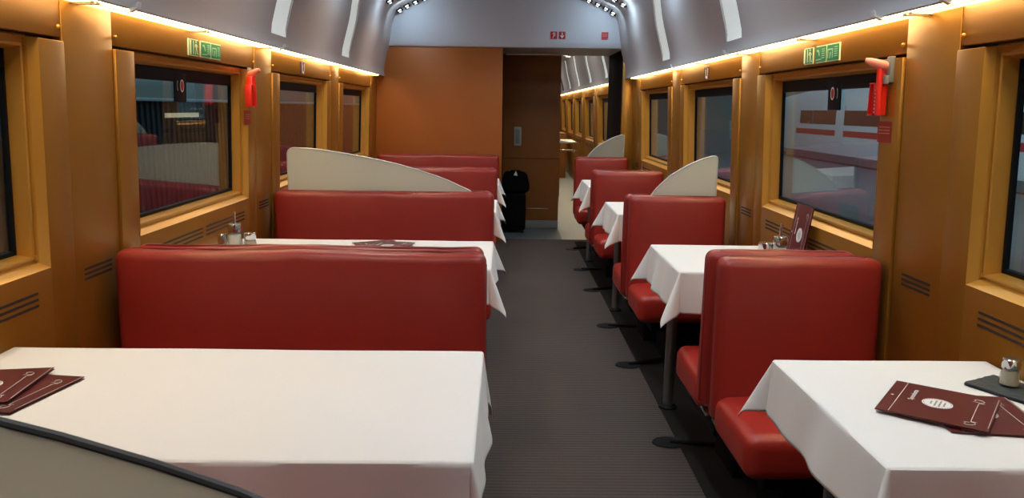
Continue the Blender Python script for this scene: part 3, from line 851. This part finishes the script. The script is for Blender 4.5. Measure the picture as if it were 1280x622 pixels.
# ------------------------------------------------------------------ small ceiling spots near the end wall
SP = {'A': [(.857, 2.572), (.950, 2.532), (1.036, 2.492), (1.112, 2.448)], 'B': [(1.03, 2.495), (1.115, 2.448)]}
def spot(side, x, z, y, label):
    t = thing('ceiling_spot', label, 'light', (side*x, y, z), 0, 'small led spots in the ceiling')
    tl = side*math.radians(28)
    M = Matrix.Rotation(tl, 4, 'Y')
    bm = bmesh.new(); box(bm, -.034, .034, -.022, .022, -.020, .012, .006, M=M); obj('housing', bm, BLACK, t)
    bm = bmesh.new(); box(bm, -.016, .016, -.0245, -.0222, -.011, -.002, .0010, M=M); box(bm, -.012, .012, -.008, .008, -.023, -.0202, .001, M=M); obj('lens', bm, LEDM, t)
    bm = bmesh.new(); tube(bm, [(0, .0, .010), (side*.012, .0, .035)], .006, 8); obj('stem', bm, BLACK, t)
ordn = ['innermost', 'second', 'third', 'outermost']
for side in (-1, 1):
    for i, (x, z) in enumerate(SP['A']): spot(side, x, z, 8.30, 'small led spot by the end header on the %s, %s of the row' % (words[side], ordn[i]))
    for i, (x, z) in enumerate(SP['B']): spot(side, x, z, 7.62, 'small led spot one row nearer on the %s, %s' % (words[side], ['inner', 'outer'][i]))

# ------------------------------------------------------------------ luggage by the door
t = thing('suitcase', 'black upright suitcase standing by the sliding door', 'suitcase', (.115, 9.13, 0))
bm = bmesh.new(); cushion(bm, -.135, .135, -.11, .11, .035, .475, .03, (6, 4, 8)); obj('shell', bm, FABBLK, t)
for sx in (-1, 1):
    for sy in (-1, 1):
        bm = bmesh.new(); tube(bm, [(sx*.10-.012, sy*.075, .022), (sx*.10+.012, sy*.075, .022)], .022, 12); obj('wheel', bm, BLACK, t)
bm = bmesh.new(); box(bm, -.10, .10, -.118, -.108, .08, .36, .008); obj('front_pocket', bm, FABBLK, t)
bm = bmesh.new(); tube(bm, [(-.06, .122, .36), (-.06, .124, .455), (.06, .124, .455), (.06, .122, .36)], .008, 8); obj('pull_handle', bm, BLACK, t)
t = thing('travel_bag', 'black soft travel bag resting on top of the suitcase', 'bag', (.125, 9.10, .482))
def bag_warp(p):
    x, y, z = p
    k = max(0, z/.27)
    return (x*(1+.05*math.sin(z*20))*(1-.12*k*k), y*(1-.25*k), z-.02*abs(x)*k*4+.004*math.sin(x*40))
bm = bmesh.new(); cushion(bm, -.160, .160, -.10, .10, .0, .250, .05, (8, 5, 6), bag_warp); obj('bag_body', bm, FABBLK, t)
bm = bmesh.new(); tube(bm, [(-.07, -.03, .22), (-.05, -.04, .255), (.05, -.04, .255), (.07, -.03, .22)], .008, 8); obj('carry_strap', bm, FABBLK, t)
bm = bmesh.new(); poly_prism(bm, [(-.022, .205), (.025, .200), (.004, .258)], 'y', -.094, -.091); obj('luggage_tag', bm, PAPER, t, smooth=False)

# ------------------------------------------------------------------ the room beyond the doorway
t = thing('bistro_table', 'standing bar with glass shelves and steel rails beyond the doorway', 'table', (1.02, 12.6, 0))
bm = bmesh.new(); box(bm, -.20, .10, -.5, .5, .93, .955, .006); obj('shelf', bm, STEEL, t)
bm = bmesh.new(); box(bm, -.20, .10, -.5, .5, .80, .815, .004); obj('shelf', bm, JARGLASS, t)
for yy in (-.45, .45):
    bm = bmesh.new(); tube(bm, [(-.17, yy, 0), (-.17, yy, 1.05)], .014, 10); obj('post', bm, CHROME, t)
bm = bmesh.new(); tube(bm, [(-.17, -.5, 1.05), (-.17, .5, 1.05)], .012, 10); obj('rail', bm, CHROME, t)
t = thing('ceiling_light', 'white ceiling panel with two small lamps seen at the top of the doorway', 'light', (.76, 10.15, 2.115))
bm = bmesh.new(); poly_prism(bm, [(-.14, -.5), (.13, -.5), (.02, .5), (-.14, .5)], 'z', 0, .03); obj('panel', bm, mat('white ceiling panel', (.8, .8, .78, 1), .4), t, smooth=False)
for k, (x, y) in enumerate(((-.02, -.32), (.03, -.1))):
    bm = bmesh.new(); lathe(bm, [(0, -.004), (.03, -.004), (.03, .001)], x, y); obj('lamp', bm, LAMPM, t)
bm = bmesh.new(); box(bm, .55, 1.30, 16.5, 17.4, 0, .95, .01); o = obj('bar_counter', bm, DOORM, None); tag(o, 'brown counter at the far end of the room beyond the doorway', 'counter')

# ------------------------------------------------------------------ outside: platforms and a train across the tracks
CONC = mat('platform concrete', (.16, .17, .18, 1), .8, var=.2, varscale=2)
TRAINW = mat('white train paint', (.62, .66, .68, 1), .35)
TRAINR = mat('red train stripe', srgb(190, 30, 40), .4)
TRAING = mat('train window band', (.02, .025, .03, 1), .12)
SKIRT = mat('grey train skirt', (.12, .13, .14, 1), .5)
RIB = mat('ribbed facade', (.035, .045, .055, 1), .6)
bm = bmesh.new(); box(bm, 1.9, 60, -30, 110, -1.3, -1.2); box(bm, -60, -1.9, -30, 110, -1.3, -1.2)
g = obj('ground_trackbed', bm, CONC, None, smooth=False); g['kind'] = 'structure'
bm = bmesh.new(); box(bm, 2.2, 6.5, -20, 100, -1.2, -.35); box(bm, 2.2, 2.5, -20, 100, -.35, -.345, idx=1); pf = obj('platform_right', bm, [CONC, PAPER], None, smooth=False); pf['kind'] = 'structure'
bm = bmesh.new(); box(bm, -6.0, -2.2, -20, 100, -1.2, -.35); pf = obj('platform_left', bm, CONC, None, smooth=False); pf['kind'] = 'structure'
t = thing('train', 'white train with red stripe across the tracks outside the right windows', 'train', (17.5, 20, -1.2))
def train_body(y0, y1, parts):
    prof = [(0, .45), (-.03, 1.0), (-.02, 2.6), (.12, 3.3), (.5, 3.75), (1.3, 3.95), (2.2, 3.75), (2.7, 3.2), (2.8, 2.4), (2.8, .45)]
    n = 10
    rings = []
    L = 7.
    for i in range(n+1):
        u = i/n; y = y1-L+L*math.sin(u*PI/2)
        k = math.sqrt(max(.02, 1-(u**2.2)))
        rings.append([(1.4+(x-1.4)*(.35+.65*k), y, .45+(z-.45)*(.25+.75*k)) for x, z in prof])
    rings = [[(x, y0, z) for x, z in prof]]+rings
    bm = bmesh.new()
    R = [[bm.verts.new(q) for q in r] for r in rings]
    for a, b in zip(R, R[1:]):
        for k in range(len(prof)-1): bm.faces.new((a[k], a[k+1], b[k+1], b[k]))
    bm.faces.new(R[0]); bm.faces.new(R[-1])
    return bm
obj('body', train_body(-45, 33, 0), TRAINW, t)
bm = bmesh.new(); box(bm, -.045, .0, -45, 26.0, 2.0, 2.75, .01); obj('window_band', bm, TRAING, t, smooth=False)
bm = bmesh.new(); box(bm, -.045, .0, -45, 26.5, 1.42, 1.72); obj('stripe', bm, TRAINR, t, smooth=False)
bm = bmesh.new(); box(bm, .02, 2.7, -45, 28, .05, .5); obj('skirt', bm, SKIRT, t, smooth=False)
for yy in range(-40, 24, 12):
    bm = bmesh.new(); box(bm, -.06, .0, yy, yy+1.0, .95, 3.0, .02); obj('door', bm, TRAINW, t)
for yy in range(-44, 26, 4):
    bm = bmesh.new(); box(bm, -.052, -.04, yy, yy+.18, 2.0, 2.75); obj('window_post', bm, SKIRT, t, smooth=False)
for i, yy in enumerate((17, 27, 38)):
    t = thing('platform_lamp', 'grey lamp post with cool tube light outside the right windows, %s' % ['nearest one', 'middle one', 'farthest one'][i], 'lamp post', (9.4, yy, -1.2), 0, 'lamp posts between the tracks')
    bm = bmesh.new(); tube(bm, [(0, 0, 0), (0, 0, 5.2)], .16, 12); obj('post', bm, SKIRT, t)
    bm = bmesh.new(); box(bm, -.7, .7, -.12, .12, 5.2, 5.32, .02); obj('lamp_arm', bm, SKIRT, t)
    bm = bmesh.new(); box(bm, -.65, .65, -.09, .09, 5.13, 5.2, .01); obj('tube_light', bm, mat('cool tube lamp', (1, 1, 1, 1), .4, emit=(.75, .95, 1, 1), strength=9), t)
    area('lamp_light', (.3, 0, 5.05), (0, math.radians(-62), 0), 1.2, .2, 280, (.78, .93, 1), t)
# left: ribbed facade across the platform
t = thing('platform_building', 'dark ribbed building with a pale ledge outside the left windows', 'building', (-9, 15, -1.2))
bm = bmesh.new()
box(bm, -2, 0, -30, 60, 0, 2.72)
for i in range(300): box(bm, 0, .06, -30+.3*i, -30+.3*i+.12, 0, 2.72)
obj('facade', bm, RIB, t, smooth=False)
bm = bmesh.new(); box(bm, -2.2, .35, -30, 60, 2.72, 2.80, .02); obj('ledge', bm, TRAINW, t)
bm = bmesh.new(); box(bm, .02, .10, 5.6, 7.7, 2.30, 2.42); obj('lit_window', bm, mat('warm lit window', (1, .8, .5, 1), .5, emit=(1, .72, .40, 1), strength=.55), t, smooth=False)
# ------------------------------------------------------------------ lamps
# ceiling fixtures in the middle of the car (above the picture's top edge)
for i in range(5):
    y = 1.75+MOD*(i-1)  # rear pair is an unseen addition, lighting the near screen's camera side
    for side in (-1, 1):
        t = thing('ceiling_lamp', 'round white ceiling downlight on the %s of the aisle, %s from the camera' % (words[side], ['added behind it', 'first', 'second', 'third', 'fourth'][i]), 'light', (.42 if side > 0 else -.70, y, 2.585), 0, 'ceiling downlights along the aisle')
        bm = bmesh.new(); lathe(bm, [(0, .045), (.10, .045), (.10, .012), (.085, 0), (.08, .004)]); obj('lamp_ring', bm, STEEL, t)
        bm = bmesh.new(); lathe(bm, [(0, .006), (.078, .006), (.078, .012)]); obj('diffuser', bm, LAMPM, t)
        area('lamp_light', (0, 0, -.004), (0, 0, 0), .10, .10, ((4.4 if i else 2.2) if side < 0 else (6.4 if i else 1.1)), (1, .75, .52) if side < 0 else (.82, .93, 1), t, spread=math.radians(125), shape='DISK')
# led clusters on both upper coves, cool
for side in (-1, 1):
    for i in range(5):
        area('led_light', (side*.96, .75+1.66*i, 2.47), (0, side*math.radians(-8), 0), .25, .08, 2.6 if side < 0 else 4.6, (.60, .82, 1.0))
for side in (-1, 1):      # the spots of the outer rows wash the header
    area('spot_light', (side*1.02, 7.95, 2.46), (math.radians(52), 0, side*math.radians(25)), .14, .06, 1.9, (.58, .80, 1.0))
# the room beyond
for y in (11, 14, 17): area('bistro_light', (0.2, y, 2.6), (0, 0, 0), .5, .5, 16, (1, .95, .88))

# ------------------------------------------------------------------ world, camera, view
w = bpy.data.worlds.new('sky'); bpy.context.scene.world = w; w.use_nodes = True
nt = w.node_tree; bg = nt.nodes['Background']
tc = nt.nodes.new('ShaderNodeTexCoord'); sep = nt.nodes.new('ShaderNodeSeparateXYZ'); cr = nt.nodes.new('ShaderNodeValToRGB')
nt.links.new(tc.outputs['Generated'], sep.inputs['Vector']); nt.links.new(sep.outputs['Z'], cr.inputs['Fac'])
cr.color_ramp.elements[0].color = (.10, .15, .16, 1); cr.color_ramp.elements[0].position = .022
cr.color_ramp.elements[1].color = (.34, .55, .66, 1); cr.color_ramp.elements[1].position = .05
nt.links.new(cr.outputs['Color'], bg.inputs['Color']); bg.inputs['Strength'].default_value = .75

cam = bpy.data.cameras.new('camera'); cam.sensor_width = 36; cam.lens = 36*960/1280; cam.clip_start = .02; cam.clip_end = 300
co = bpy.data.objects.new('camera', cam); C.objects.link(co)
th = math.atan(175.9/960); yaw = math.atan(10.2/math.hypot(960, 175.9)); roll = .0125
fw = Vector((math.sin(yaw)*math.cos(th), math.cos(yaw)*math.cos(th), -math.sin(th)))
rt = Vector((math.cos(yaw), -math.sin(yaw), 0)); upv = rt.cross(fw)
c_, s_ = math.cos(roll), math.sin(roll)
r2 = rt*c_+upv*s_; u2 = upv*c_-rt*s_
co.matrix_world = Matrix(((r2.x, u2.x, -fw.x, 0), (r2.y, u2.y, -fw.y, 0), (r2.z, u2.z, -fw.z, 1.46), (0, 0, 0, 1)))
sc = bpy.context.scene; sc.camera = co
sc.view_settings.view_transform = 'Standard'; sc.view_settings.look = 'None'; sc.view_settings.gamma = 1; sc.view_settings.use_curve_mapping = False
sc.view_settings.exposure = 0
sc.cycles.use_denoising = True
sc.cycles.max_bounces = 8; sc.cycles.transparent_max_bounces = 12
sc.cycles.sample_clamp_indirect = 6
